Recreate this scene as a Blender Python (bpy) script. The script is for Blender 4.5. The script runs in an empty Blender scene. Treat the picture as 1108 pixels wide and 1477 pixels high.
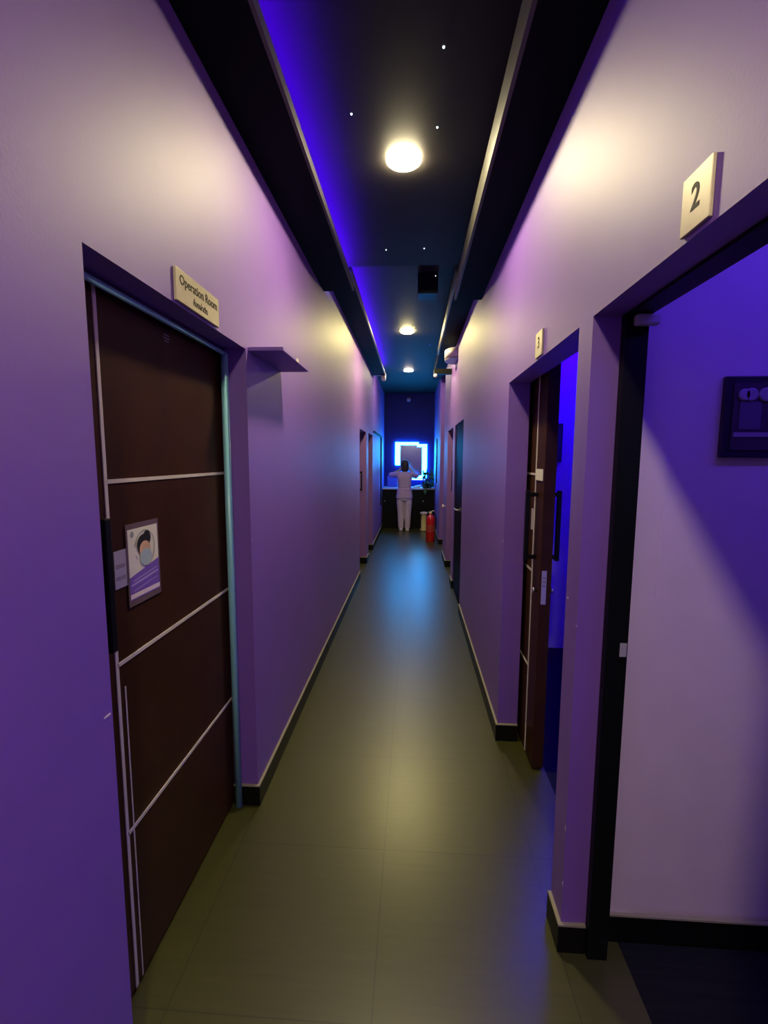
import bpy, bmesh, math, random
from mathutils import Vector, Matrix, Euler
random.seed(7)
S = bpy.context.scene
COL = S.collection
PI = math.pi

# ------------------------------------------------------------------ camera
def cam_matrix():
    F, CX, CY = 670.0, 554.0, 738.5
    def ray(px, py): return Vector((px - CX, -(py - CY), F))
    yv = ray(596, 662).normalized()
    zv = -ray(528, 6500)
    zv = (zv - zv.dot(yv) * yv).normalized()
    xv = yv.cross(zv)
    if xv.x < 0: xv = -xv
    # rows = world axes seen from the camera (right, up, forward)
    right = Vector((xv.x, yv.x, zv.x)); up = Vector((xv.y, yv.y, zv.y)); fwd = Vector((xv.z, yv.z, zv.z))
    m = Matrix((right, up, -fwd)).transposed().to_4x4()
    m.translation = (0, 0, 1.6)
    return m
cd = bpy.data.cameras.new('camera'); cam = bpy.data.objects.new('camera', cd); COL.objects.link(cam)
cam.matrix_world = cam_matrix()
cd.sensor_fit = 'HORIZONTAL'; cd.sensor_width = 36.0; cd.lens = 670.0 / 1108.0 * 36.0
cd.clip_start = 0.02
S.camera = cam

# ------------------------------------------------------------------ world and exposure
w = bpy.data.worlds.new('world'); S.world = w; w.use_nodes = True
w.node_tree.nodes['Background'].inputs[0].default_value = (0, 0, 0, 1)
w.node_tree.nodes['Background'].inputs[1].default_value = 0.0
S.view_settings.view_transform = 'Standard'; S.view_settings.look = 'None'
S.view_settings.gamma = 1.0; S.view_settings.use_curve_mapping = False
S.view_settings.exposure = 0.0
LAMP = [  # position, emission colour, strength of every ceiling downlight
    ((-0.08, -0.55, 3.0), (1.0, 0.84, 0.58), 580.0),
    ((-0.06, 2.36, 3.0), (1.0, 0.85, 0.50), 400.0),
    ((-0.09, 5.90, 3.15), (1.0, 0.84, 0.34), 600.0),
    ((-0.10, 8.41, 3.15), (1.0, 0.84, 0.60), 220.0)]
COVE = ((0.07, 0.0, 1.0), 170.0)
ROOM_BLUE = ((0.02, 0.0, 1.0), 80.0)
ROOM_BLUE_DIM = ((0.12, 0.045, 1.0), 30.0)
FRAME_GLOW = ((0.018, 0.36, 1.0), 48.0)
MIRROR_BACK = ((0.03, 0.06, 1.0), 60.0)

# ------------------------------------------------------------------ materials
def mat(name, color, rough=0.5, spec=0.5, metal=0.0, emit=None, emit_s=0.0, coat=0.0, noise=0.0, nscale=6.0, bump=0.0, bscale=200.0, alpha=1.0, trans=0.0):
    m = bpy.data.materials.new(name); m.use_nodes = True
    nt = m.node_tree; b = nt.nodes['Principled BSDF']
    b.inputs['Base Color'].default_value = (*color, 1)
    b.inputs['Roughness'].default_value = rough
    b.inputs['Specular IOR Level'].default_value = spec
    b.inputs['Metallic'].default_value = metal
    b.inputs['Coat Weight'].default_value = coat; b.inputs['Coat Roughness'].default_value = max(0.03, rough - 0.02)
    b.inputs['Alpha'].default_value = alpha
    b.inputs['Transmission Weight'].default_value = trans
    if emit:
        b.inputs['Emission Color'].default_value = (*emit, 1); b.inputs['Emission Strength'].default_value = emit_s
    if noise or bump:
        tc = nt.nodes.new('ShaderNodeTexCoord')
    if noise:
        n = nt.nodes.new('ShaderNodeTexNoise'); n.inputs['Scale'].default_value = nscale; n.inputs['Detail'].default_value = 4
        nt.links.new(tc.outputs['Object'], n.inputs['Vector'])
        mr = nt.nodes.new('ShaderNodeMapRange'); mr.inputs['From Min'].default_value = 0.3; mr.inputs['From Max'].default_value = 0.7
        mr.inputs['To Min'].default_value = 1 - noise; mr.inputs['To Max'].default_value = 1 + noise
        nt.links.new(n.outputs['Fac'], mr.inputs['Value'])
        v = nt.nodes.new('ShaderNodeVectorMath'); v.operation = 'SCALE'
        v.inputs[0].default_value = color
        nt.links.new(mr.outputs[0], v.inputs['Scale'])
        nt.links.new(v.outputs[0], b.inputs['Base Color'])
    if bump:
        n2 = nt.nodes.new('ShaderNodeTexNoise'); n2.inputs['Scale'].default_value = bscale
        nt.links.new(tc.outputs['Object'], n2.inputs['Vector'])
        bp = nt.nodes.new('ShaderNodeBump'); bp.inputs['Strength'].default_value = bump; bp.inputs['Distance'].default_value = 0.002
        nt.links.new(n2.outputs['Fac'], bp.inputs['Height']); nt.links.new(bp.outputs[0], b.inputs['Normal'])
    return m

def emis(name, color, s):
    m = bpy.data.materials.new(name); m.use_nodes = True
    nt = m.node_tree; nt.nodes.remove(nt.nodes['Principled BSDF'])
    e = nt.nodes.new('ShaderNodeEmission'); e.inputs[0].default_value = (*color, 1); e.inputs[1].default_value = s
    nt.links.new(e.outputs[0], nt.nodes['Material Output'].inputs[0])
    return m

def floor_mat(name, c1, c2, seam, rough, spec=0.5):
    m = mat(name, c1, rough, spec); nt = m.node_tree; b = nt.nodes['Principled BSDF']
    tc = nt.nodes.new('ShaderNodeTexCoord')
    mp = nt.nodes.new('ShaderNodeMapping'); mp.inputs['Location'].default_value = (0.10, 0.06, 0)
    nt.links.new(tc.outputs['Object'], mp.inputs['Vector'])
    br = nt.nodes.new('ShaderNodeTexBrick'); br.offset = 0.0
    br.inputs['Scale'].default_value = 1.0
    br.inputs['Brick Width'].default_value = 0.6; br.inputs['Row Height'].default_value = 0.6
    br.inputs['Mortar Size'].default_value = 0.0022; br.inputs['Mortar Smooth'].default_value = 0.1
    nt.links.new(mp.outputs[0], br.inputs['Vector'])
    mp2 = nt.nodes.new('ShaderNodeMapping'); mp2.inputs['Scale'].default_value = (3.0, 60.0, 1)
    nt.links.new(tc.outputs['Object'], mp2.inputs['Vector'])
    n = nt.nodes.new('ShaderNodeTexNoise'); n.inputs['Scale'].default_value = 1.0; n.inputs['Detail'].default_value = 5
    nt.links.new(mp2.outputs[0], n.inputs['Vector'])
    r = nt.nodes.new('ShaderNodeValToRGB')
    r.color_ramp.elements[0].position = 0.3; r.color_ramp.elements[0].color = (*c1, 1)
    r.color_ramp.elements[1].position = 0.7; r.color_ramp.elements[1].color = (*c2, 1)
    nt.links.new(n.outputs['Fac'], r.inputs[0])
    mx = nt.nodes.new('ShaderNodeMix'); mx.data_type = 'RGBA'
    nt.links.new(br.outputs['Fac'], mx.inputs[0]); nt.links.new(r.outputs[0], mx.inputs[6]); mx.inputs[7].default_value = (*seam, 1)
    nt.links.new(mx.outputs[2], b.inputs['Base Color'])
    mr = nt.nodes.new('ShaderNodeMapRange'); mr.inputs['To Min'].default_value = rough - 0.015; mr.inputs['To Max'].default_value = rough + 0.02
    nt.links.new(n.outputs['Fac'], mr.inputs['Value']); nt.links.new(mr.outputs[0], b.inputs['Roughness'])
    return m

M = {}
M['wall'] = mat('purple_paint', (0.205, 0.084, 0.46), 0.58, 1.0, coat=0.45, noise=0.05, nscale=2.5, bump=0.12, bscale=120)
M['wall_room'] = mat('pale_lilac_paint', (0.66, 0.53, 0.64), 0.5, 0.4, noise=0.03, bump=0.05)
M['wall_end'] = mat('navy_paint', (0.010, 0.016, 0.13), 0.5, 0.15, noise=0.04)
M['ceil'] = mat('black_ceiling_paint', (0.020, 0.017, 0.015), 0.62, 0.2, noise=0.05)
M['soffit'] = mat('soffit_black', (0.004, 0.004, 0.005), 0.7, 0.08)
M['fascia'] = mat('fascia_dark_gloss', (0.06, 0.056, 0.045), 0.4, 0.5)
M['floor'] = floor_mat('dark_olive_tile', (0.044, 0.046, 0.008), (0.053, 0.054, 0.010), (0.026, 0.027, 0.006), 0.34, 0.75)
M['floor_room'] = floor_mat('black_room_tile', (0.008, 0.009, 0.012), (0.014, 0.015, 0.018), (0.004, 0.004, 0.005), 0.5, 0.1)
M['base'] = mat('black_baseboard', (0.004, 0.004, 0.004), 0.45, 0.2)
M['base_top'] = mat('baseboard_dusty_edge', (0.30, 0.27, 0.20), 0.6, 0.3)
M['door'] = mat('espresso_laminate', (0.046, 0.018, 0.007), 0.42, 0.12, noise=0.12, nscale=9)
M['door_black'] = mat('black_door', (0.008, 0.006, 0.010), 0.5, 0.02)
M['strip'] = mat('cream_metal_strip', (0.72, 0.66, 0.56), 0.35, 0.5)
M['black'] = mat('black_metal', (0.003, 0.004, 0.004), 0.5, 0.2)
M['seal'] = mat('pale_blue_frame_profile', (0.27, 0.62, 0.72), 0.30, 0.6)
M['steel'] = mat('brushed_steel', (0.55, 0.55, 0.57), 0.3, 0.5, 1.0)
M['steel_matt'] = mat('satin_metal', (0.50, 0.48, 0.52), 0.4, 0.5, 0.3)
M['plate'] = mat('champagne_plate', (0.62, 0.56, 0.36), 0.42, 0.5, 0.25, noise=0.05, nscale=30)
M['plate_edge'] = mat('plate_edge', (0.30, 0.22, 0.24), 0.5)
M['ink'] = mat('sign_ink', (0.035, 0.030, 0.012), 0.6, 0.2)
M['paper'] = mat('cream_paper', (0.80, 0.78, 0.62), 0.6, 0.3)
M['paper_grey'] = mat('grey_paper', (0.44, 0.40, 0.46), 0.6, 0.3)
M['smudge'] = mat('grey_print', (0.26, 0.23, 0.26), 0.6, 0.3)
M['laminate'] = mat('clear_laminate_margin', (0.16, 0.11, 0.12), 0.25, 0.6)
M['p_purple'] = mat('print_purple', (0.20, 0.11, 0.46), 0.5, 0.3)
M['p_lilac'] = mat('print_lilac', (0.48, 0.36, 0.66), 0.5, 0.3)
M['p_skin'] = mat('print_peach', (0.72, 0.46, 0.28), 0.5, 0.3)
M['p_mask'] = mat('print_mask_blue', (0.42, 0.55, 0.55), 0.5, 0.3)
M['p_hair'] = mat('print_black', (0.02, 0.022, 0.025), 0.5, 0.3)
M['p_ring'] = mat('print_green_grey', (0.30, 0.36, 0.28), 0.5, 0.3)
M['p_band'] = mat('print_pale_band', (0.80, 0.70, 0.66), 0.5, 0.3)
M['chip'] = mat('chipped_plaster', (0.66, 0.55, 0.66), 0.8, 0.2)
M['white'] = mat('white_plastic', (0.78, 0.76, 0.80), 0.35, 0.5)
M['pinkwhite'] = mat('pale_plastic', (0.72, 0.62, 0.68), 0.45, 0.5)
M['grey_plastic'] = mat('grey_plastic', (0.42, 0.40, 0.48), 0.45, 0.5)
M['counter'] = mat('counter_black', (0.005, 0.006, 0.006), 0.5, 0.15)
M['ctop'] = mat('counter_pale_top', (0.62, 0.64, 0.70), 0.25, 0.5)
M['mirror'] = mat('mirror_glass', (0.50, 0.65, 1.0), 0.14, 0.5, 1.0)
M['glow'] = emis('lit_frame', *FRAME_GLOW)
M['backlight'] = emis('blue_backlight', *MIRROR_BACK)
M['cove'] = emis('blue_led', *COVE)
M['room_blue'] = emis('room_blue_led', *ROOM_BLUE)
M['room_blue_dim'] = emis('room_dim_blue_led', *ROOM_BLUE_DIM)
M['star'] = emis('star_point', (0.85, 0.92, 1.0), 2.2)
M['star_blue'] = emis('star_point_blue', (0.10, 0.10, 1.0), 1.5)
M['red'] = mat('extinguisher_red', (0.55, 0.012, 0.012), 0.25, 0.5, coat=0.4)
M['red_label'] = mat('extinguisher_label', (0.42, 0.05, 0.03), 0.5)
M['brass'] = mat('brass', (0.80, 0.62, 0.38), 0.3, 0.5, 0.7)
M['yellow_can'] = mat('pale_yellow_plastic', (0.66, 0.58, 0.24), 0.4, 0.5)
M['leaf'] = mat('leaf_green', (0.030, 0.13, 0.055), 0.4, 0.5, noise=0.3, nscale=12)
M['stem'] = mat('stem_brown', (0.05, 0.05, 0.02), 0.7)
M['pot'] = mat('dark_pot', (0.03, 0.04, 0.035), 0.4)
M['soil'] = mat('soil', (0.02, 0.014, 0.01), 0.9)
M['skin'] = mat('skin', (0.46, 0.27, 0.20), 0.5, 0.4)
M['hair'] = mat('hair_dark', (0.035, 0.025, 0.025), 0.5, 0.4, noise=0.3, nscale=60)
M['scrub'] = mat('lilac_scrubs', (0.52, 0.40, 0.60), 0.85, 0.2, noise=0.05, nscale=20)
M['scrub_pale'] = mat('pale_trousers', (0.62, 0.52, 0.66), 0.85, 0.2, noise=0.05, nscale=20)
M['shoe'] = mat('white_shoe', (0.72, 0.68, 0.70), 0.5)
M['eye'] = mat('eye_white', (0.8, 0.8, 0.8), 0.2)
M['iris'] = mat('iris_dark', (0.02, 0.012, 0.01), 0.2)
M['lip'] = mat('lip', (0.42, 0.13, 0.12), 0.45)
M['acrylic'] = mat('blue_acrylic', (0.10, 0.16, 0.70), 0.2, 0.5)
M['frame_dark'] = mat('frame_dark', (0.020, 0.015, 0.030), 0.35, 0.5)
M['pic_a'] = mat('picture_dark_panel', (0.050, 0.032, 0.060), 0.4, 0.5)
M['pic_b'] = mat('picture_mid_panel', (0.11, 0.085, 0.15), 0.45, 0.5)
M['pic_c'] = mat('picture_pale_disc', (0.30, 0.25, 0.36), 0.4, 0.5)
for i, (p, c, s) in enumerate(LAMP): M['lamp%d' % i] = emis('lamp_diffuser_%d' % i, c, s)

# ------------------------------------------------------------------ mesh helpers
class MB:
    def __init__(self): self.bm = bmesh.new(); self.mats = []
    def mi(self, m):
        if m is None: return 0
        if m not in self.mats: self.mats.append(m)
        return self.mats.index(m)
    def box(self, x0, x1, y0, y1, z0, z1, m=None, bevel=0.0):
        vs = [self.bm.verts.new((x, y, z)) for x in (x0, x1) for y in (y0, y1) for z in (z0, z1)]
        F = [(0, 1, 3, 2), (4, 6, 7, 5), (0, 4, 5, 1), (2, 3, 7, 6), (0, 2, 6, 4), (1, 5, 7, 3)]
        k = self.mi(m); fs = []
        for f in F:
            q = self.bm.faces.new([vs[i] for i in f]); q.material_index = k; fs.append(q)
        if bevel:
            es = list({e for f in fs for e in f.edges})
            r = bmesh.ops.bevel(self.bm, geom=es, offset=bevel, segments=2, affect='EDGES', profile=0.5)
            for f in r['faces']: f.material_index = k
        return self
    def poly(self, pts, m=None):
        f = self.bm.faces.new([self.bm.verts.new(p) for p in pts]); f.material_index = self.mi(m); return self
    def loft(self, rings, m=None, cap=True, closed=True):
        k = self.mi(m); prev = None; first = None
        for r in rings:
            cur = [self.bm.verts.new(p) for p in r]
            if prev:
                n = len(cur)
                for i in range(n):
                    f = self.bm.faces.new((prev[i], prev[(i + 1) % n], cur[(i + 1) % n], cur[i])); f.material_index = k; f.smooth = True
            else: first = cur
            prev = cur
        if cap:
            f = self.bm.faces.new(list(reversed(first))); f.material_index = k
            f = self.bm.faces.new(prev); f.material_index = k
        return self
    def lathe(self, prof, c=(0, 0, 0), n=24, m=None, axis='z', cap=True):
        rings = []
        for r, h in prof:
            ring = []
            for i in range(n):
                a = 2 * PI * i / n; u, v = r * math.cos(a), r * math.sin(a)
                p = {'z': (u, v, h), 'y': (u, h, -v), 'x': (h, u, v)}[axis]
                ring.append((c[0] + p[0], c[1] + p[1], c[2] + p[2]))
            rings.append(ring)
        return self.loft(rings, m, cap)
    def tube(self, pts, rad, n=12, m=None):
        pts = [Vector(p) for p in pts]
        if not isinstance(rad, (list, tuple)): rad = [rad] * len(pts)
        rings = []; ref = None
        for i, p in enumerate(pts):
            d = (pts[min(i + 1, len(pts) - 1)] - pts[max(i - 1, 0)]).normalized()
            if ref is None:
                ref = Vector((0, 0, 1)) if abs(d.z) < 0.9 else Vector((0, 1, 0))
            u = d.cross(ref).normalized(); v = u.cross(d).normalized(); ref = v
            rings.append([p + rad[i] * (math.cos(2 * PI * k / n) * u + math.sin(2 * PI * k / n) * v) for k in range(n)])
        return self.loft(rings, m)
    def ball(self, c, r, m=None, sx=1, sy=1, sz=1, n=16):
        prof = []
        for i in range(n // 2 + 1):
            a = -PI / 2 + PI * i / (n // 2)
            prof.append((max(1e-4, math.cos(a)), math.sin(a)))
        rings = [[(c[0] + r * sx * p * math.cos(2 * PI * k / n), c[1] + r * sy * p * math.sin(2 * PI * k / n), c[2] + r * sz * h) for k in range(n)] for p, h in prof]
        return self.loft(rings, m)
    def build(self, name, m=None, parent=None, smooth=False, remesh=None):
        me = bpy.data.meshes.new(name)
        bmesh.ops.recalc_face_normals(self.bm, faces=self.bm.faces)
        if smooth:
            for f in self.bm.faces: f.smooth = True
        self.bm.to_mesh(me); self.bm.free()
        for x in (self.mats or [m]): me.materials.append(x)
        o = bpy.data.objects.new(name, me); COL.objects.link(o)
        if remesh:
            md = o.modifiers.new('r', 'REMESH'); md.mode = 'VOXEL'; md.voxel_size = remesh; md.use_smooth_shade = True
            sm = o.modifiers.new('s', 'SMOOTH'); sm.factor = 0.5; sm.iterations = 3
        if parent:
            o.parent = parent; o.matrix_parent_inverse = Matrix.Translation(-parent.location)
        return o

def tag(o, label, cat, group=None, kind=None):
    if label: o['label'] = label
    if cat: o['category'] = cat
    if group: o['group'] = group
    if kind: o['kind'] = kind
    return o
def thing(name, label, cat, loc, group=None, kind=None):
    o = bpy.data.objects.new(name, None); o.empty_display_size = 0.05; COL.objects.link(o); o.location = loc
    return tag(o, label, cat, group, kind)
def struct(o): o['kind'] = 'structure'; return o

def text_mesh(name, body, size, place, m, parent, depth=0.0005, squeeze=1.0):
    """lettering laid on a wall: place maps (u right, v up) on the sign to the world"""
    cu = bpy.data.curves.new(name, 'FONT'); cu.body = body; cu.size = size; cu.align_x = 'CENTER'; cu.align_y = 'CENTER'; cu.extrude = depth; cu.resolution_u = 4; cu.offset = size * 0.014
    o = bpy.data.objects.new(name, cu); COL.objects.link(o)
    dg = bpy.context.evaluated_depsgraph_get(); me = bpy.data.meshes.new_from_object(o.evaluated_get(dg))
    bpy.data.objects.remove(o); bpy.data.curves.remove(cu)
    for v in me.vertices: v.co = place(v.co.x * squeeze, v.co.y, v.co.z)
    me.materials.clear(); me.materials.append(m)
    t = bpy.data.objects.new(name, me); COL.objects.link(t)
    if parent: t.parent = parent; t.matrix_parent_inverse = Matrix.Translation(-parent.location)
    return t

# ------------------------------------------------------------------ the setting
XL, XR, T = -0.70, 0.50, 0.11
YB, YE, ZT = -2.5, 11.3, 3.2
DL, DR = 2.05, 2.0           # door head heights
ZS_L, ZS_R, ZF_L, ZF_R = 2.875, 2.795, 3.02, 2.95   # soffit undersides, near and far
YS = 3.70                    # where the near soffits stop
# left wall with its three openings
b = MB()
b.box(XL - T, XL, YB, 0.992, 0, ZT).box(XL - T, XL, 0.992, 1.955, DL, ZT).box(XL - T, XL, 1.955, 6.10, 0, ZT)
b.box(XL - T, XL, 6.10, 6.98, 1.99, ZT).box(XL - T, XL, 6.98, 7.30, 0, ZT).box(XL - T, XL, 7.30, 8.05, 2.0, ZT).box(XL - T, XL, 8.05, YE, 0, ZT)
wl = struct(b.build('wall_left', M['wall']))
# right wall with its doorways and the full-height recess
b = MB()
b.box(XR, XR + T, YB, 0.42, 0, ZT).box(XR, XR + T, 0.42, 1.39, DR, ZT).box(XR, XR + T, 1.39, 1.50, 0, ZT).box(XR, XR + T, 1.50, 2.54, DR, ZT)
b.box(XR, XR + T, 2.54, 4.75, 0, ZT).box(XR, XR + T, 4.75, 5.70, 2.0, ZT).box(XR, XR + T, 5.70, 5.95, 0, ZT).box(XR, XR + T, 5.95, 6.85, 2.0, ZT)
b.box(XR, XR + T, 6.85, 7.60, 0, ZT).box(XR + 0.08, XR + T, 7.60, 8.70, 0, ZT).box(XR, XR + T, 8.70, YE, 0, ZT)
wr = struct(b.build('wall_right', M['wall']))
struct(MB().box(XL - T, XR + T, YE, YE + 0.1, 0, ZT).build('wall_far', M['wall_end']))
struct(MB().box(XL - T, XR + T, YB - 0.1, YB, 0, ZT).build('wall_back', M['wall']))
struct(MB().box(-1.0, 0.70, YB, YE, -0.1, 0).build('floor', M['floor']))
struct(MB().box(0.70, 3.0, YB, YE, -0.1, 0).build('floor_room', M['floor_room']))
b = MB()
b.box(XL, XR, YB, 3.57, 3.0, ZT).box(XL, XR, 3.57, YE, 3.15, ZT)
struct(b.build('ceiling', M['ceil']))
struct(MB().box(XL - 0.5, 3.0, YB - 0.1, YE + 0.1, ZT, ZT + 0.1).build('ceiling_slab', M['ceil']))

# dropped soffits: a dark underside plate and an upstand along the inner edge
def soffit(name, x_wall, x_lip, y0, y1, zb, up):
    s = 1 if x_lip > x_wall else -1
    b = MB()
    b.box(min(x_wall, x_lip), max(x_wall, x_lip), y0, y1, zb, zb + 0.025, M['soffit'])
    xa, xb = x_lip, x_lip + s * 0.014
    b.box(min(xa, xb), max(xa, xb), y0, y1, zb, zb + up, M['fascia'])
    return struct(b.build(name))
soffit('trim_1', XL, -0.478, YB, YS, ZS_L, 0.044)
soffit('trim_2', XR, 0.312, YB, YS, ZS_R, 0.115)
soffit('trim_3', XL, -0.502, YS, 8.15, ZF_L, 0.042)
soffit('trim_4', XR, 0.318, YS, 6.30, ZF_R, 0.085)
struct(MB().box(XR - 0.16, XR, 6.30, 8.70, 3.03, 3.15).build('trim_5', M['soffit']))

# closed rooms behind the open doorways
b = MB()
b.box(0.645, 3.0, 1.45, 1.50, 0, 2.75)                 # partition between the two rooms
b.box(0.645, 0.750, 1.436, 1.45, 0, 2.70)               # door-side post standing proud of the partition
b.box(2.9, 3.0, YB, 1.45, 0, 2.75).box(XR + T, 3.0, YB - 0.1, YB, 0, 2.75)
w2 = struct(b.build('wall_room_two', M['wall_room']))
b = MB()
b.box(XR + T, 3.0, 3.90, 3.98, 0, 2.75).box(2.9, 3.0, 1.50, 3.90, 0, 2.75)
struct(b.build('wall_room_three', M['wall_room']))
struct(MB().box(XR + T, 3.0, YB, 4.0, 2.70, 2.78).build('ceiling_room', M['wall_room']))

# baseboards: black body, dusty pale top edge
def bb(name, segs):
    b = MB(); h = 0.10; t = 0.012
    for (x0, x1, y0, y1) in segs:
        b.box(x0, x1, y0, y1, 0.0, h - 0.006, M['base']); b.box(x0, x1, y0, y1, h - 0.006, h, M['base_top'])
    return struct(b.build(name))
t = 0.012
bb('baseboard_left', [(XL, XL + t, YB, 0.992), (XL, XL + t, 1.955, 6.10), (XL, XL + t, 6.98, 7.30), (XL, XL + t, 8.05, 10.6),
                      (XL - T, XL + t, 1.955 - t, 1.955), (XL - T, XL + t, 6.98 - t, 6.98), (XL - T, XL + t, 8.05 - t, 8.05)])
bb('baseboard_right', [(XR - t, XR, YB, 0.42), (XR - t, XR, 1.39, 1.50), (XR - t, XR, 2.54, 4.75), (XR - t, XR, 5.70, 5.95), (XR - t, XR, 6.85, 7.60), (XR - t, XR, 8.70, 10.6),
                       (XR - t, XR + 0.075, 1.39 - t, 1.39), (XR - t, XR + T, 2.54 - t, 2.54), (XR - t, XR + T, 5.70 - t, 5.70), (XR - t, XR + T, 6.85 - t, 6.85), (XR - t, XR + 0.08, 8.70 - t, 8.70)])
bb('baseboard_room_two', [(0.645, 2.9, 1.436 - t, 1.436)])

# small plaster chips knocked out of the painted corners
def chips(parent, pts):
    for (x, y, z, dx, dy, dz) in pts:
        m = MB(); n = 7; 
        ring = []
        for k in range(n):
            a = 2 * PI * k / n; r = 0.6 + 0.4 * random.random()
            ring.append((x, y + dy * r * math.cos(a), z + dz * r * math.sin(a)) if dx else (x + dy * r * math.cos(a), y, z + dz * r * math.sin(a)))
        off = Vector((dx, 0, 0)) if dx else Vector((0, -0.0012, 0))
        m.loft([ring, [tuple(Vector(p) + off) for p in ring]])
        m.build('plaster_chip', M['chip'], parent)
chips(wr, [(XR, 1.392, 0.235, -0.0012, 0.004, 0.012), (XR, 1.393, 0.43, -0.0012, 0.003, 0.014), (XR, 1.392, 1.10, -0.0012, 0.005, 0.004), (XR, 1.48, 1.16, -0.0012, 0.006, 0.004), (XR, 2.56, 1.155, -0.0012, 0.02, 0.004), (XR, 2.545, 0.75, -0.0012, 0.006, 0.006)])
chips(w2, [(0.748, 1.436, 1.45, 0, 0.003, 0.03), (0.747, 1.436, 1.385, 0, 0.0025, 0.035), (0.7475, 1.436, 1.31, 0, 0.003, 0.05), (0.7465, 1.436, 1.215, 0, 0.002, 0.04)])
chips(wl, [(XL, 0.975, 1.005, 0.0012, 0.015, 0.004), (XL, 1.962, 1.245, 0.0012, 0.006, 0.003)])

# ------------------------------------------------------------------ operation-room door (closed, on the left)
d1 = thing('door_1', 'closed dark brown sliding door with cream strips under the Operation Room plaque', 'door', (-0.845, 1.5, 0), kind='structure')
XD = -0.815
MB().box(XD - 0.055, XD, 0.90, 2.06, 0.012, 2.075, bevel=0.002).build('door_leaf', M['door'], d1)
for z in (0.512, 1.024, 1.536):
    MB().box(XD, XD + 0.003, 1.185, 1.962, z - 0.0055, z + 0.0055).build('cream_strip', M['strip'], d1)
MB().box(XD, XD + 0.003, 1.178, 1.190, 0.014, 2.05).build('cream_strip', M['strip'], d1)
MB().box(XD, XD + 0.002, 1.212, 1.217, 0.014, 0.95).build('cream_strip', M['strip'], d1)
h = MB(); xh = XD + 0.032
h.box(xh - 0.008, xh + 0.008, 1.116, 1.140, 1.09, 1.445, bevel=0.003)
h.box(XD, xh, 1.119, 1.137, 1.10, 1.13).box(XD, xh, 1.119, 1.137, 1.405, 1.435)
h.build('pull_handle', M['black'], d1)
f = MB()
f.tube([(-0.786, 1.938, 0.0), (-0.786, 1.938, 2.03)], 0.015, 16)
f.tube([(-0.786, 1.938, 2.03), (-0.786, 0.995, 2.03)], 0.009, 16)
struct(f.build('trim_6', M['seal']))
g = MB()
for k, (u, v, wd) in enumerate(((1.535, 2.000, 0.032), (1.535, 1.990, 0.038), (1.535, 1.981, 0.026))):
    g.box(XD, XD + 0.001, u - wd / 2, u + wd / 2, v - 0.0022, v + 0.0022)
g.build('small_maker_mark', M['smudge'], d1)

# grey card tucked behind the poster
card = MB(); card.box(XD + 0.0005, XD + 0.0025, 1.198, 1.275, 1.237, 1.343, M['paper_grey'])
for zc in (1.296, 1.302, 1.262, 1.268): card.box(XD + 0.0025, XD + 0.0031, 1.203, 1.245, zc - 0.002, zc + 0.002, M['smudge'])
tag(card.build('notice_card'), 'plain grey card sticking out from behind the mask poster on the brown door', 'notice')

# laminated mask poster
po = thing('poster', 'laminated poster of a dark-haired head in a face mask, taped to the brown door', 'poster', (XD + 0.004, 1.336, 1.29))
MB().box(XD + 0.0032, XD + 0.0040, 1.252, 1.421, 1.168, 1.410).build('laminate_sleeve', M['laminate'], po)
P = MB(); px = [XD + 0.0042]
U0, U1, V0, V1 = 1.2595, 1.4135, 1.186, 1.394
def pp(u, v): return (px[0], U0 + u * (U1 - U0), V0 + v * (V1 - V0))
def shape(pts, m): px[0] += 0.00025; P.poly([pp(u, v) for u, v in pts], m)
def ell(cu, cv, ru, rv, n=26, a0=0, a1=2 * PI): return [(cu + ru * math.cos(a0 + (a1 - a0) * k / n), cv + rv * math.sin(a0 + (a1 - a0) * k / n)) for k in range(n)]
shape([(0, 0), (1, 0), (1, 1), (0, 1)], M['paper'])
shape([(0, 0), (1, 0), (1, 0.475), (0, 0.325)], M['p_purple'])
shape([(0, 0.02), (1, 0.02), (1, 0.085), (0, 0.085)], M['p_band'])
shape([(0.10, 0.255), (0.92, 0.335), (0.92, 0.352), (0.10, 0.272)], M['p_lilac'])
shape([(0.04, 0.195), (0.95, 0.275), (0.95, 0.305), (0.04, 0.225)], M['p_lilac'])
shape([(0.10, 0.115), (0.90, 0.190), (0.90, 0.205), (0.10, 0.130)], M['p_lilac'])
shape(ell(0.13, 0.93, 0.050, 0.042), M['p_ring'])
ro, ri = ell(0.53, 0.70, 0.345, 0.255, 40, -0.75 * PI, 1.25 * PI), ell(0.53, 0.70, 0.322, 0.240, 40, -0.75 * PI, 1.25 * PI)
px[0] += 0.00025
for k in range(39):
    if 3 < k < 34 or k > 36: P.poly([pp(*ro[k]), pp(*ro[k + 1]), pp(*ri[k + 1]), pp(*ri[k])], M['p_ring'])
shape(ell(0.48, 0.74, 0.215, 0.155), M['p_hair'])
shape(ell(0.60, 0.83, 0.130, 0.110), M['p_hair'])
shape(ell(0.52, 0.67, 0.185, 0.125), M['p_skin'])
shape(ell(0.54, 0.555, 0.195, 0.125), M['p_mask'])
P.build('printed_sheet', None, po)

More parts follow.
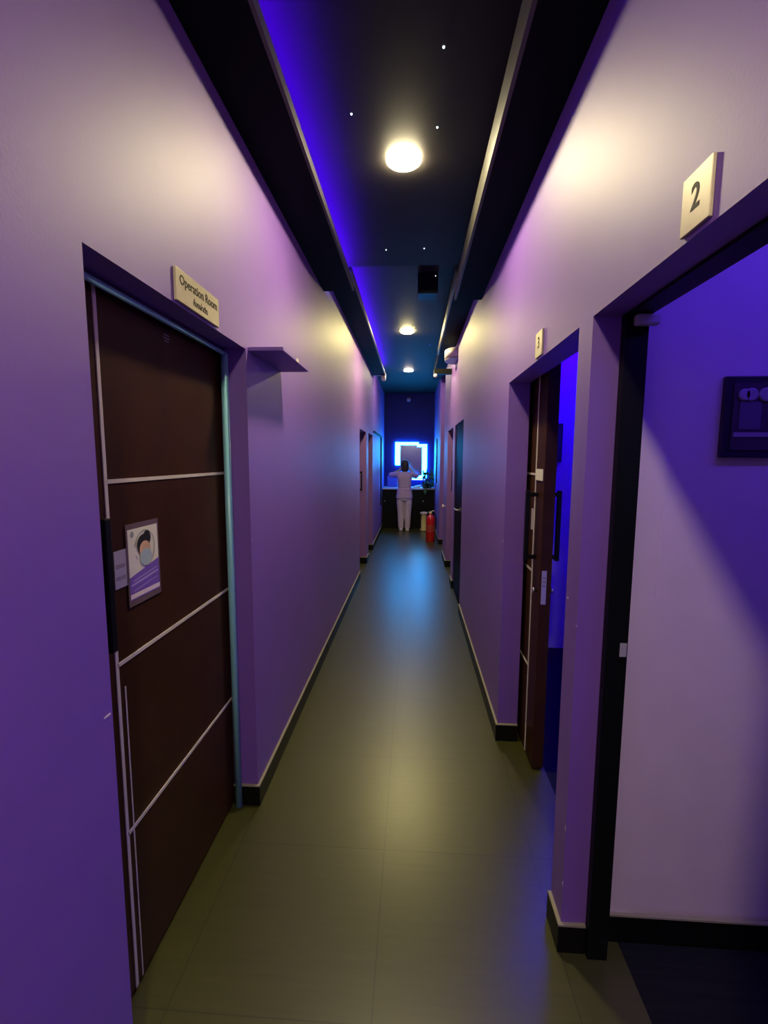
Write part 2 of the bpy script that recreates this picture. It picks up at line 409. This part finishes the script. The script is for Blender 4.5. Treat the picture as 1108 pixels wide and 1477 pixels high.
# ------------------------------------------------------------------ wall signs
def left_sign(xf): return lambda cu, cv: (lambda u, v, z: (xf + 0.0002 + z, cu + u, cv + v))
def right_sign(xf): return lambda cu, cv: (lambda u, v, z: (xf - 0.0002 - z, cu - u, cv + v))
sg = thing('wall_sign', 'champagne metal plaque reading Operation Room with Thai lettering above the closed door', 'sign', (XL + 0.007, 1.52, 2.06))
MB().box(XL + 0.0005, XL + 0.010, 1.372, 1.668, 2.058, 2.152, bevel=0.001).build('plate', M['plate'], sg)
pl = left_sign(XL + 0.010)
text_mesh('lettering', 'Operation Room', 0.0385, pl(1.522, 2.122), M['ink'], sg, squeeze=0.98)
text_mesh('thai_lettering', 'ห้องผ่าตัด', 0.026, pl(1.525, 2.081), M['ink'], sg)
sg = thing('wall_sign', 'square metal room plate with the numeral 2 above the open pale room', 'sign', (XR - 0.007, 0.92, 2.01))
MB().box(XR - 0.007, XR - 0.0005, 0.868, 0.955, 2.010, 2.110, bevel=0.001).build('plate', M['plate'], sg)
text_mesh('numeral', '2', 0.062, right_sign(XR - 0.007)(0.912, 2.063), M['ink'], sg, squeeze=0.9)
sg = thing('wall_sign', 'small metal room plate above the half-open door of the vivid blue room', 'sign', (XR - 0.007, 1.95, 2.01))
MB().box(XR - 0.007, XR - 0.0005, 1.900, 1.995, 2.008, 2.105, bevel=0.001).build('plate', M['plate'], sg)
text_mesh('numeral', '3', 0.062, right_sign(XR - 0.007)(1.948, 2.060), M['ink'], sg, squeeze=0.9)

# ------------------------------------------------------------------ wall shelf beside the operation-room door
sh = thing('wall_shelf', 'purple board shelf jutting out of the wall beside the Operation Room door', 'shelf', (XL, 2.22, 2.05))
MB().box(XL + 0.0005, XL + 0.150, 1.985, 2.470, 2.050, 2.066, bevel=0.0015).build('board', M['wall'], sh)
MB().box(XL + 0.150, XL + 0.152, 2.20, 2.245, 2.0505, 2.0655).build('pale_edge_tag', M['strip'], sh)

# ------------------------------------------------------------------ door of the blue room (half open, slid back)
d2 = thing('door_2', 'dark brown sliding door standing half open in front of the vivid blue room', 'door', (0.66, 2.7, 0), kind='structure')
X1, X2, YD = 0.632, 0.688, 2.285
MB().box(X1, X2, YD, 3.25, 0.012, 2.09, bevel=0.002).build('door_leaf', M['door'], d2)
for z in (0.50, 1.02, 1.525): MB().box(X1 - 0.003, X1, 2.435, 3.2, z - 0.0055, z + 0.0055).build('cream_strip', M['strip'], d2)
MB().box(X1 - 0.003, X1, 2.427, 2.440, 0.014, 2.05).build('cream_strip', M['strip'], d2)
for s, xs in ((-1, X1), (1, X2)):
    h = MB(); xh = xs + s * 0.05
    h.box(xh - 0.010, xh + 0.010, 2.372, 2.396, 1.085, 1.445, bevel=0.003)
    for z in (1.095, 1.415): h.box(min(xs, xh), max(xs, xh), 2.375, 2.393, z, z + 0.020)
    h.build('pull_handle', M['black'], d2)
lk = MB().box(0.640, 0.664, YD - 0.003, YD - 0.0002, 0.885, 1.055, bevel=0.001).build('lock_plate', M['steel_matt'], d2)
for k in range(3): MB().box(0.645, 0.658, YD - 0.0045, YD - 0.003, 0.975 + 0.02 * k, 0.983 + 0.02 * k).build('latch_slot', M['smudge'], lk)
for s, xs in ((-1, X1), (1, X2)):
    MB().lathe([(0.010, 0), (0.010, s * 0.012), (0.014, s * 0.014), (0.014, s * 0.022), (0.008, s * 0.025)], (xs, 2.33, 0.945), 16, axis='x').build('lock_knob', M['steel'], d2)
tag(MB().box(X1 - 0.0065, X1 - 0.0035, 2.292, 2.425, 1.497, 1.553).build('name_card', M['paper']), 'small cream card stuck over the cream strip of the half-open brown door', 'card')
tag(MB().box(X1 - 0.0065, X1 - 0.0035, 2.44, 2.475, 1.235, 1.345).build('door_label', M['paper_grey']), 'slim grey slip of paper behind the pull handle of the half-open brown door', 'card')
for s, (xa, xb) in ((0, (XR + T + 0.001, 0.63)),):
    struct(MB().box(xa, 0.70, 1.50, 3.3, 2.10, 2.14).build('trim_7', M['black']))

pf = thing('picture_frame', 'dark framed picture on the far wall of the vivid blue room', 'picture', (1.13, 3.89, 1.58))
MB().box(1.06, 1.205, 3.878, 3.8995, 1.58, 1.89, bevel=0.003).build('frame', M['frame_dark'], pf)
MB().box(1.075, 1.19, 3.874, 3.878, 1.61, 1.86).build('picture_panel', M['pic_a'], pf)
tag(MB().box(0.72, 2.8, 3.50, 3.53, 2.62, 2.66).build('led_strip', M['room_blue']), 'vivid blue light strip under the ceiling of the room with the half-open door', 'light strip')

# ------------------------------------------------------------------ room two: black door frame, picture, dim blue light
jf = MB()
jf.box(0.578, 0.640, 1.362, 1.45, 0.0, 2.035)
jf.box(0.578, 0.640, 0.40, 1.362, 1.992, 2.035)
df = struct(jf.build('trim_8', M['black']))
MB().box(0.617, 0.637, 1.360, 1.3618, 1.020, 1.062, bevel=0.0008).build('strike_plate', M['steel_matt'], df)
MB().box(0.596, 0.660, 1.335, 1.3615, 1.962, 1.991, bevel=0.006).build('door_stop', M['grey_plastic'], df)
pf = thing('picture_frame', 'dark framed board with pale discs hanging in the pale room under plate 2', 'picture', (1.06, 1.44, 1.61))
MB().box(0.900, 1.230, 1.432, 1.4495, 1.608, 1.842, bevel=0.003).build('frame', M['frame_dark'], pf)
MB().box(0.922, 1.208, 1.4285, 1.432, 1.630, 1.822).build('backing_panel', M['pic_a'], pf)
for cx in (0.957, 1.015): pass
for cx, r in ((0.949, 0.017), (0.968, 0.019), (1.008, 0.020), (1.030, 0.020), (1.085, 0.018), (1.105, 0.019)):
    MB().lathe([(r, 0), (r, -0.004), (r * 0.8, -0.006)], (cx, 1.4285, 1.788), 20, axis='y').build('pale_disc', M['pic_c'], pf)
MB().box(0.940, 1.000, 1.4265, 1.4285, 1.690, 1.768).build('mid_panel', M['pic_b'], pf)
MB().box(1.030, 1.100, 1.4265, 1.4285, 1.690, 1.768).build('mid_panel', M['pic_b'], pf)
MB().box(0.928, 1.200, 1.4260, 1.4285, 1.668, 1.681).build('pale_bar', M['pic_c'], pf)
tag(MB().box(0.70, 2.8, 0.72, 0.75, 2.64, 2.67).build('led_strip', M['room_blue_dim']), 'dim blue light strip under the ceiling of the pale room with plate 2', 'light strip')

# ------------------------------------------------------------------ ceiling lamps
names = ['round ceiling downlight behind the viewer near the corridor entrance', 'largest round ceiling downlight, between the two black soffits above the brown door',
         'second round ceiling downlight, just past the black ceiling box', 'smallest round ceiling downlight, nearest the glowing mirror']
for i, (p, c, s) in enumerate(LAMP):
    L = thing('ceiling_downlight', names[i], 'ceiling light', p, 'corridor downlights')
    MB().lathe([(0.0835, 0.0), (0.0835, -0.0015), (0.0812, -0.002), (0.0812, 0.0)], p, 40).build('trim_ring', M['white'], L)
    MB().lathe([(0.081, -0.003), (0.080, -0.008), (0.072, -0.014), (0.055, -0.018), (0.028, -0.021), (0.004, -0.022)], p, 40).build('diffuser', M['lamp%d' % i], L)

# blue light strips lying on the left soffits
tag(MB().box(-0.518, -0.506, YB, YS - 0.02, ZS_L + 0.026, ZS_L + 0.036).build('led_strip', M['cove']), 'blue light strip hidden on the wide near soffit above the brown door', 'light strip')
tag(MB().box(-0.544, -0.532, YS + 0.02, 8.12, ZF_L + 0.026, ZF_L + 0.036).build('led_strip', M['cove']), 'blue light strip hidden on the narrower far soffit beyond the black ceiling box', 'light strip')

# tiny star lights
for k, (x, y, z, m) in enumerate(((0.088, 1.766, 3.0, 0), (-0.268, 2.057, 3.0, 0), (0.086, 2.153, 3.0, 0), (-0.198, 3.303, 3.0, 0), (0.058, 3.295, 3.0, 0), (0.21, 6.588, 3.15, 1))):
    o = MB().lathe([(0.0045, 0.0), (0.0045, -0.002), (0.0025, -0.005)], (x, y, z - 0.0003), 10).build('star_light', M['star_blue' if m else 'star'])
    lab = ['tiny white star light in the black ceiling, the one closest to the entrance', 'tiny white star light in the black ceiling beside the blue glow', 'tiny white star light just before the largest downlight, on the plain side',
           'tiny white star light past the largest downlight, in line with the blue glow', 'faint star light past the largest downlight, in line with the black ceiling box', 'tiny blue star light beside the second downlight'][k]
    tag(o, lab, 'light', 'ceiling star lights')

# black box hanging under the far ceiling
sp = thing('ceiling_speaker', 'black square box hanging under the ceiling between first and second downlights', 'speaker', (0.105, 4.18, 3.15))
MB().box(0.022, 0.192, 4.10, 4.28, 2.985, 3.1495, bevel=0.006).build('housing', M['black'], sp)
MB().box(0.036, 0.178, 4.0975, 4.10, 3.0, 3.135).build('speaker_grille', M['counter'], sp)
MB().lathe([(0.004, 0), (0.004, -0.003)], (0.17, 4.0975, 3.12), 10, axis='y').build('indicator_light', M['star'], sp)

# half-round canopy on the right wall
dc = thing('wall_canopy', 'half-round pale bracket on the purple wall under the end of the black soffit', 'canopy', (XR, 5.72, 2.80))
n = 22; R = 0.14
def arc(r, z): return [(XR - 0.0005 - r * math.sin(PI * k / n), 5.72 - 1.5 * r * math.cos(PI * k / n), z) for k in range(n + 1)]
MB().loft([arc(R, 2.772), arc(R, 2.872)], M['pinkwhite']).build('curved_fascia', None, dc)
MB().loft([arc(R - 0.006, 2.755), arc(R - 0.006, 2.7715)], M['grey_plastic']).build('underside_panel', None, dc)

# security cameras under the soffit ends
def camera_thing(x, y, z, label, boxm):
    c = thing('security_camera', label, 'camera', (x, y, z), 'wall security cameras')
    return c
c = camera_thing(0.40, 6.45, 2.88, 'dark box camera with white lens beside the half-round bracket on the wall', None)
MB().box(0.265, 0.4995, 6.36, 6.46, 2.725, 2.790, bevel=0.004).build('bracket_box', M['black'], c)
MB().ball((0.283, 6.355, 2.700), 0.026, M['white']).build('lens_dome', None, c)
c = camera_thing(-0.52, 8.2, 3.0, 'white capsule camera under the end of the soffit holding the blue strip', None)
MB().box(XL + 0.0005, -0.53, 8.18, 8.21, 3.02, 3.05).build('bracket_arm', M['white'], c)
MB().tube([(-0.52, 8.17, 2.93), (-0.52, 8.17, 2.95), (-0.52, 8.20, 3.05), (-0.52, 8.22, 3.07)], [0.02, 0.038, 0.042, 0.02], 14).build('camera_body', M['white'], c)
dt = MB().lathe([(0.05, 0), (0.05, -0.02), (0.035, -0.035), (0.004, -0.036)], (-0.12, YE - 0.0005, 3.0), 20, axis='y').build('smoke_detector', M['grey_plastic'])
tag(dt, 'small round grey detector high on the dark blue end wall above the mirror', 'detector')

# ------------------------------------------------------------------ far doors
d3 = thing('door_3', 'purple-shaded door in the first small opening of the far purple wall', 'door', (XL - 0.15, 6.5, 0), kind='structure')
MB().box(XL - T - 0.05, XL - T - 0.005, 6.0, 7.1, 0.012, 2.05).build('door_leaf', M['door'], d3)
h = MB().box(-0.762, -0.742, 6.78, 6.80, 1.13, 1.42)
h.box(XL - T - 0.005, -0.75, 6.78, 6.80, 1.14, 1.16).box(XL - T - 0.005, -0.75, 6.78, 6.80, 1.39, 1.41)
h.build('pull_handle', M['black'], d3)
d4 = thing('door_4', 'dark door in the second small opening of the far purple wall', 'door', (XL - 0.15, 7.7, 0), kind='structure')
MB().box(XL - T - 0.05, XL - T - 0.005, 7.2, 8.15, 0.012, 2.05).build('door_leaf', M['door'], d4)
d5 = thing('door_5', 'black closed door with a small steel lever in the far wall', 'door', (XR + 0.04, 5.2, 0), kind='structure')
MB().box(XR + 0.014, XR + 0.06, 4.752, 5.698, 0.012, 1.998).build('door_leaf', M['door_black'], d5)
lv = MB().lathe([(0.024, 0), (0.024, -0.008)], (XR + 0.0138, 4.98, 1.06), 16, axis='x')
lv.tube([(XR + 0.006, 4.98, 1.06), (XR - 0.035, 4.98, 1.06), (XR - 0.040, 5.0, 1.06), (XR - 0.040, 5.10, 1.06)], 0.009, 10)
lv.build('lever_handle', M['steel'], d5)
d6 = thing('door_6', 'dark door in the far opening beside the black closed door', 'door', (XR + T + 0.03, 6.4, 0), kind='structure')
MB().box(XR + T + 0.005, XR + T + 0.05, 5.9, 6.9, 0.012, 2.05).build('door_leaf', M['door'], d6)
h = MB().box(0.545, 0.565, 6.62, 6.64, 1.15, 1.44)
for z in (1.16, 1.41): h.box(0.555, XR + T + 0.005, 6.62, 6.64, z, z + 0.02)
h.build('pull_handle', M['black'], d6)
kb = MB().lathe([(0.012, 0), (0.012, -0.018), (0.028, -0.024), (0.030, -0.038), (0.018, -0.046)], (XR - 0.0005, 7.16, 0.88), 18, axis='x').build('round_knob', M['pinkwhite'])
tag(kb, 'small round pale knob on the purple wall between the far doors', 'knob')
# black rail and upright framing the glossy bay on the left near the counter
tr = MB().box(XL, XL + 0.028, 8.2, 10.05, 2.055, 2.085).box(XL, XL + 0.028, 10.0, 10.05, 0.60, 2.055)
struct(tr.build('trim_9', M['black']))
struct(MB().box(XR - 0.02, XR, 9.75, 9.90, 1.10, 2.02).build('trim_10', M['black']))

# ------------------------------------------------------------------ counter and mirror at the end
ct = thing('counter', 'black counter with a pale top across the end of the corridor', 'counter', (-0.1, 10.95, 0))
MB().box(XL + 0.004, XR - 0.004, 10.66, YE - 0.002, 0.0, 0.905).build('body', M['counter'], ct)
MB().box(XL + 0.004, XR - 0.004, 10.63, YE - 0.002, 0.905, 0.935, bevel=0.004).build('top', M['ctop'], ct)
for x0, x1 in ((-0.69, -0.40), (-0.395, -0.105), (-0.10, 0.19), (0.195, 0.49)):
    d = MB().box(x0 + 0.004, x1 - 0.004, 10.645, 10.659, 0.06, 0.895).build('door', M['counter'], ct)
    MB().lathe([(0.006, 0), (0.006, -0.012), (0.016, -0.016), (0.014, -0.026)], (x0 + 0.045, 10.645, 0.64), 14, axis='y').build('knob', M['steel'], d)

mr_ = thing('mirror', 'wall mirror with a stepped glowing cyan-white frame on the dark blue end wall', 'mirror', (-0.05, YE, 1.5))
MB().box(-0.312, 0.215, YE - 0.030, YE - 0.012, 1.20, 1.93).build('glass', M['mirror'], mr_)
fr = MB()
ya, yb = YE - 0.050, YE - 0.028
fr.box(-0.430, -0.312, ya, yb, 1.45, 2.00, bevel=0.01)
fr.box(-0.312, 0.130, ya, yb, 1.932, 1.998, bevel=0.01)
fr.box(0.090, 0.330, ya + 0.004, yb + 0.004, 1.886, 1.952, bevel=0.01)
fr.box(0.215, 0.330, ya + 0.004, yb + 0.004, 1.135, 1.880, bevel=0.01)
fr.box(-0.140, 0.215, ya, yb, 1.137, 1.198, bevel=0.01)
fr.build('lit_frame', M['glow'], mr_)
bk = MB().box(-0.40, 0.30, YE - 0.026, YE - 0.014, 1.10, 1.12)
bk.build('blue_backlight', M['backlight'], mr_)

# things on the counter
def sheet(name, x, y, z, wx, wy, th, rz, m):
    o = MB().box(-wx / 2, wx / 2, -wy / 2, wy / 2, 0, th).build(name, m); o.location = (x, y, z); o.rotation_euler = (0, 0, rz); return o
tag(sheet('paper_stack', 0.07, 10.78, 0.9355, 0.20, 0.15, 0.028, 0.1, M['paper']), 'low stack of cream paper on the black counter beside the person', 'paper')
o = sheet('folded_leaflet', 0.12, 10.80, 0.966, 0.15, 0.10, 0.012, 0.3, M['paper']); o.rotation_euler = (0, -0.16, 0.3); o.location.z = 0.976
tag(o, 'tilted cream leaflet lying on the low paper stack', 'paper')
ds = thing('display_stand', 'upright blue panel with a pale edge standing on the counter at the mirror', 'display', (-0.48, 10.95, 0.935))
MB().box(-0.60, -0.372, 10.99, 11.004, 0.937, 1.20).build('panel', M['acrylic'], ds)
MB().box(-0.372, -0.352, 10.985, 11.009, 0.937, 1.20).build('pale_edge', M['ctop'], ds)
MB().box(-0.58, -0.372, 10.94, 11.06, 0.9355, 0.943).build('base', M['ctop'], ds)

# potted plant on the counter
pt = thing('potted_plant', 'leafy green plant in a dark pot on the end of the counter', 'plant', (0.315, 10.73, 0.938))
MB().lathe([(0.062, 0.9365), (0.070, 0.99), (0.082, 1.045), (0.084, 1.055), (0.074, 1.055), (0.070, 1.03)], (0.315, 10.73, 0), 22).build('pot', M['pot'], pt)
MB().lathe([(0.072, 1.035), (0.071, 1.045)], (0.315, 10.73, 0), 22).build('soil', M['soil'], pt)
lf = MB(); stm = MB()
for k in range(80):
    a = random.uniform(0, 2 * PI); el = random.uniform(-1.1, 1.2); L = random.uniform(0.12, 0.27)
    base = Vector((0.315, 10.71, 1.07)); d = Vector((math.cos(a) * math.cos(el), math.sin(a) * math.cos(el) * 0.8, math.sin(el)))
    tip = base + d * L
    tip.x = max(0.245, min(tip.x, 0.46 - random.random() * 0.04))
    tip.z = max(tip.z, 0.78) if tip.y < 10.58 else max(tip.z, 0.99)
    mid = base.lerp(tip, 0.55) + Vector((0, 0, 0.03))
    if tip.z < 0.99: mid = Vector(((base.x + tip.x) / 2, 10.595, 1.035)); tip.y = min(tip.y, 10.56)
    stm.tube([base, mid, tip], [0.004, 0.003, 0.002], 6)
    side = d.cross(Vector((0, 0, 1))); side = side.normalized() if side.length > 0.01 else Vector((1, 0, 0))
    ln = random.uniform(0.09, 0.135); wd = ln * 0.42
    dd = (d + Vector((0, 0, -0.35))).normalized()
    if tip.z < 0.99: dd = Vector((dd.x * 0.6, -abs(dd.y) * 0.4, dd.z)).normalized()
    else: dd.z = max(dd.z, -0.15)
    if dd.cross(side).length < 0.2: side = Vector((1, 0, 0))
    side = (side - dd * side.dot(dd)).normalized(); side = Matrix.Rotation(random.uniform(-1.1, 1.1), 3, dd) @ side
    nn = side.cross(dd).normalized()
    ring = []
    for j in range(9):
        t_ = j / 8.0; wj = wd * math.sin(PI * min(1, t_ * 0.9 + 0.08)); c0 = tip + dd * ln * t_ - Vector((0, 0, 0.03 * t_ * t_))
        c0.x = min(c0.x, 0.478)
        up = nn * 0.0012
        ring.append([c0 - side * wj + nn * wj * 0.3, c0 - up, c0 + side * wj + nn * wj * 0.3, c0 + up])
    for r in ring:
        for q in r:
            q.x = min(q.x, 0.49)
            if q.y > 10.60: q.z = max(q.z, 0.95)
            q.x = max(q.x, 0.222)
    lf.loft(ring)
lf.build('foliage', M['leaf'], pt, smooth=True); stm.build('stems', M['stem'], pt)

# red fire extinguisher and pale canister on the floor
EX, EY = 0.352, 8.98
ex = thing('fire_extinguisher', 'red fire extinguisher standing on the floor against the purple wall', 'fire extinguisher', (EX, EY, 0))
MB().lathe([(0.080, 0.0), (0.086, 0.012), (0.086, 0.44), (0.080, 0.475), (0.060, 0.505), (0.030, 0.520), (0.026, 0.535)], (EX, EY, 0), 32).build('cylinder', M['red'], ex)
MB().lathe([(0.0875, 0.20), (0.0875, 0.34)], (EX, EY, 0), 32, cap=False).build('label_band', M['red_label'], ex)
MB().lathe([(0.0885, 0.085), (0.0890, 0.090), (0.0885, 0.095)], (EX, EY, 0), 32, cap=False).build('base_ring', M['red'], ex)
MB().lathe([(0.028, 0.535), (0.030, 0.56), (0.020, 0.58)], (EX, EY, 0), 16).box(EX - 0.045, EX + 0.02, EY - 0.012, EY + 0.012, 0.570, 0.585).build('valve', M['brass'], ex)
MB().tube([(EX - 0.02, EY, 0.585), (EX + 0.045, EY - 0.01, 0.605), (EX + 0.075, EY - 0.02, 0.600)], 0.008, 8).build('carry_handle', M['brass'], ex)
MB().tube([(EX + 0.03, EY, 0.56), (EX + 0.085, EY - 0.02, 0.55), (EX + 0.105, EY - 0.03, 0.45), (EX + 0.102, EY - 0.03, 0.25)], 0.010, 10).build('hose', M['black'], ex)
cn = thing('canister', 'pale yellow canister with flared rims on the floor behind the red extinguisher', 'canister', (0.255, 10.35, 0))
MB().lathe([(0.070, 0.0), (0.085, 0.01), (0.085, 0.03), (0.062, 0.05), (0.060, 0.36), (0.066, 0.38)], (0.255, 10.35, 0), 26).build('body', M['yellow_can'], cn)
MB().lathe([(0.066, 0.38), (0.086, 0.385), (0.086, 0.415), (0.05, 0.428)], (0.255, 10.35, 0), 26).build('lid', M['pinkwhite'], cn)

# ------------------------------------------------------------------ the person, seen from behind, hands up at the face
PX, PY = -0.185, 10.36
def ring_e(cx, cy, z, rx, ry, n=24, pw=2.3):
    out = []
    for k in range(n):
        a = 2 * PI * k / n; c, s = math.cos(a), math.sin(a)
        out.append((PX + cx + rx * math.copysign(abs(c) ** (2 / pw), c), PY + cy + ry * math.copysign(abs(s) ** (2 / pw), s), z))
    return out
def PT(x, y, z): return (PX + x, PY + y, z)
pr = thing('person', 'person in lilac tunic and pale trousers seen from behind, both hands raised at the mirror', 'person', (PX, PY, 0))
Bd = MB()
# trunk, neck, head
Bd.loft([ring_e(0, 0, z, rx, ry) for z, rx, ry in ((0.70, 0.145, 0.10), (0.80, 0.155, 0.105), (0.90, 0.135, 0.095), (0.97, 0.118, 0.085), (1.08, 0.130, 0.095), (1.18, 0.150, 0.10), (1.25, 0.150, 0.085), (1.295, 0.105, 0.065), (1.32, 0.055, 0.05))])
Bd.tube([PT(0, 0, 1.28), PT(0, 0.01, 1.34), PT(0.005, 0.025, 1.40)], [0.056, 0.050, 0.050], 18)
HC = (0.008, 0.03, 1.455)
Bd.loft([ring_e(HC[0], HC[1] + dy, z, rx, ry, 20, 2.1) for z, rx, ry, dy in ((1.345, 0.030, 0.03, 0.045), (1.365, 0.050, 0.055, 0.03), (1.40, 0.064, 0.080, 0.012), (1.44, 0.072, 0.090, 0.0), (1.48, 0.075, 0.093, -0.004), (1.52, 0.068, 0.084, -0.008), (1.548, 0.045, 0.055, -0.01), (1.558, 0.018, 0.02, -0.01))])
Bd.loft([[PT(HC[0] + sx * wd, HC[1] + 0.085 + d, z) for sx, d in ((-1, 0), (0, dp), (1, 0), (0, -0.02))] for z, wd, dp in ((1.415, 0.017, 0.024), (1.425, 0.015, 0.026), (1.455, 0.008, 0.012), (1.468, 0.006, 0.005))])  # nose
for s in (-1, 1):
    Bd.ball(PT(HC[0] + s * 0.074, HC[1] - 0.005, 1.448), 0.026, None, 0.35, 0.7, 1.1, 10)      # ears
    sh_, el_, wr_ = ((-0.150, 0.0, 1.262), (-0.325, 0.13, 1.235), (-0.115, 0.235, 1.345)) if s < 0 else ((0.150, 0.0, 1.262), (0.275, 0.14, 1.215), (0.125, 0.245, 1.355))
    A, E_, Wv = Vector(PT(*sh_)), Vector(PT(*el_)), Vector(PT(*wr_))
    Bd.tube([A, A.lerp(E_, 0.3), A.lerp(E_, 0.7), E_, E_.lerp(Wv, 0.3), E_.lerp(Wv, 0.75), Wv], [0.050, 0.047, 0.041, 0.037, 0.037, 0.029, 0.024], 16)
    # hand: palm continues the forearm, five fingers curl toward the face
    d = (Wv - E_).normalized(); d = (d + Vector((0, -0.12, 0.5))).normalized()
    inn = Vector((-s, 0.0, 0)); acr = d.cross(Vector((0, 1, 0))).normalized(); 
    palm = Vector((0, -1, 0)); palm = (palm - d * palm.dot(d)).normalized(); acr = d.cross(palm).normalized()
    K = Wv + d * 0.080
    for q in (-1.5, -0.5, 0.5, 1.5):
        Bd.tube([Wv + acr * q * 0.010 - d * 0.01, Wv + acr * q * 0.015 + d * 0.04, K + acr * q * 0.018], [0.014, 0.015, 0.011], 10)
        ln = (0.062, 0.074, 0.078, 0.070)[int(q + 1.5)]
        p0 = K + acr * q * 0.0185; p1 = p0 + (d * 0.9 + palm * 0.3).normalized() * ln * 0.45; p2 = p1 + (d * 0.6 + palm * 0.8).normalized() * ln * 0.32; p3 = p2 + (d * 0.25 + palm).normalized() * ln * 0.25
        Bd.tube([p0 - d * 0.015, p0, p1, p2, p3], [0.010, 0.0095, 0.0088, 0.008, 0.0062], 10)
    sd = 1 if acr.dot(inn) > 0 else -1
    t0 = Wv + d * 0.022 + acr * sd * 0.020
    t1 = t0 + (acr * sd * 0.75 + d * 0.6 + palm * 0.25).normalized() * 0.036; t2 = t1 + (acr * sd * 0.3 + d * 0.9 + palm * 0.3).normalized() * 0.030
    Bd.tube([t0 - acr * sd * 0.012, t0, t1, t2], [0.014, 0.0125, 0.0105, 0.008], 10)
    # legs
    hx = s * 0.080
    Bd.tube([PT(hx, 0, 0.78), PT(hx * 1.02, 0.0, 0.62), PT(hx * 0.95, 0.012, 0.43), PT(hx * 0.92, -0.012, 0.30), PT(hx * 0.88, -0.008, 0.16), PT(hx * 0.85, -0.005, 0.06)], [0.088, 0.076, 0.054, 0.053, 0.042, 0.036], 18)
    Bd.loft([[PT(hx * 0.88 + s * 0.01 + (0.028 if i in (1, 2) else -0.028) * wq, yy, zz * (1 if i in (0, 1) else 0.0) + 0.014) for i in range(4)] for yy, zz, wq in ((-0.055, 0.045, 0.8), (0.0, 0.060, 1.0), (0.08, 0.040, 1.2), (0.15, 0.022, 0.9), (0.165, 0.014, 0.5))])
Bd.build('body', M['skin'], pr, remesh=0.0045)
# tunic
Tn = MB()
Tn.loft([ring_e(0, 0, z, rx, ry, 28, 2.4) for z, rx, ry in ((0.728, 0.186, 0.132), (0.76, 0.184, 0.130), (0.86, 0.170, 0.122), (0.97, 0.146, 0.108), (1.08, 0.150, 0.113), (1.18, 0.170, 0.118), (1.245, 0.176, 0.102), (1.29, 0.132, 0.082), (1.318, 0.078, 0.066))])
for s in (-1, 1):
    sh_, el_ = ((-0.140, 0.0, 1.255), (-0.325, 0.13, 1.235)) if s < 0 else ((0.140, 0.0, 1.255), (0.275, 0.14, 1.215))
    A, E_ = Vector(PT(*sh_)), Vector(PT(*el_))
    wv = Vector(PT(-0.115, 0.235, 1.345)) if s < 0 else Vector(PT(0.125, 0.245, 1.355))
    Tn.tube([A - (E_ - A) * 0.2, A, A.lerp(E_, 0.45), A.lerp(E_, 0.9), E_, E_.lerp(wv, 0.25)], [0.058, 0.064, 0.060, 0.056, 0.053, 0.052], 18)
for z, x0, x1, y0 in ((1.00, -0.12, 0.12, -0.112), (0.93, -0.08, 0.13, -0.122)):
    Tn.tube([PT(x0, y0 + 0.02, z), PT((x0 + x1) / 2, y0 + 0.004, z - 0.012), PT(x1, y0 + 0.02, z + 0.008)], [0.006, 0.012, 0.006], 8)
Tn.build('tunic', M['scrub'], pr, remesh=0.007)
Tr = MB()
Tr.loft([ring_e(0, 0, z, rx, ry, 24, 2.3) for z, rx, ry in ((0.68, 0.150, 0.115), (0.76, 0.168, 0.120), (0.86, 0.155, 0.113))])
for s in (-1, 1):
    hx = s * 0.080
    Tr.tube([PT(hx, 0, 0.80), PT(hx * 1.05, 0.0, 0.62), PT(hx * 1.0, 0.008, 0.43), PT(hx * 0.95, -0.008, 0.25), PT(hx * 0.90, -0.005, 0.055)], [0.092, 0.090, 0.076, 0.068, 0.062], 20)
Tr.build('trousers', M['scrub_pale'], pr, remesh=0.007)
for s in (-1, 1):
    hx = s * 0.072
    sh_ = MB()
    sh_.loft([[PT(hx + wq * c_, yy, z_) for c_, z_ in ((-0.040, 0.0), (0.040, 0.0), (0.043, hh * 0.5), (0.026, hh), (-0.026, hh), (-0.043, hh * 0.5))] for yy, hh, wq in ((-0.078, 0.040, 0.7), (-0.065, 0.062, 0.9), (-0.01, 0.070, 0.95), (0.07, 0.052, 1.1), (0.13, 0.038, 1.0), (0.165, 0.022, 0.6))])
    sh_.build('shoe', M['shoe'], pr, smooth=True)
# hair: short bob ending at the nape, open over the face
Hr = MB()
Hr.loft([ring_e(HC[0], HC[1] + dy, z, rx, ry, 24, 2.1) for z, rx, ry, dy in ((1.325, 0.062, 0.034, -0.062), (1.35, 0.078, 0.052, -0.055), (1.40, 0.088, 0.074, -0.036), (1.45, 0.092, 0.088, -0.024), (1.50, 0.091, 0.098, -0.012), (1.54, 0.078, 0.090, -0.008), (1.572, 0.050, 0.060, -0.010), (1.582, 0.018, 0.02, -0.012))])
Hr.build('hair', M['hair'], pr, remesh=0.006)
for s in (-1, 1):
    e = MB().ball(PT(HC[0] + s * 0.030, HC[1] + 0.083, 1.462), 0.013, M['eye'], 1.1, 0.6, 0.6, 10)
    e.ball(PT(HC[0] + s * 0.030, HC[1] + 0.089, 1.462), 0.0055, M['iris'], 1, 0.6, 1, 8)
    e.build('eye', None, pr)
    MB().tube([PT(HC[0] + s * 0.014, HC[1] + 0.090, 1.483), PT(HC[0] + s * 0.03, HC[1] + 0.089, 1.489), PT(HC[0] + s * 0.048, HC[1] + 0.078, 1.482)], [0.0025, 0.004, 0.002], 6).build('eyebrow', M['hair'], pr)
MB().tube([PT(HC[0] - 0.024, HC[1] + 0.080, 1.393), PT(HC[0], HC[1] + 0.092, 1.391), PT(HC[0] + 0.024, HC[1] + 0.080, 1.393)], [0.003, 0.007, 0.003], 8).build('lips', M['lip'], pr)
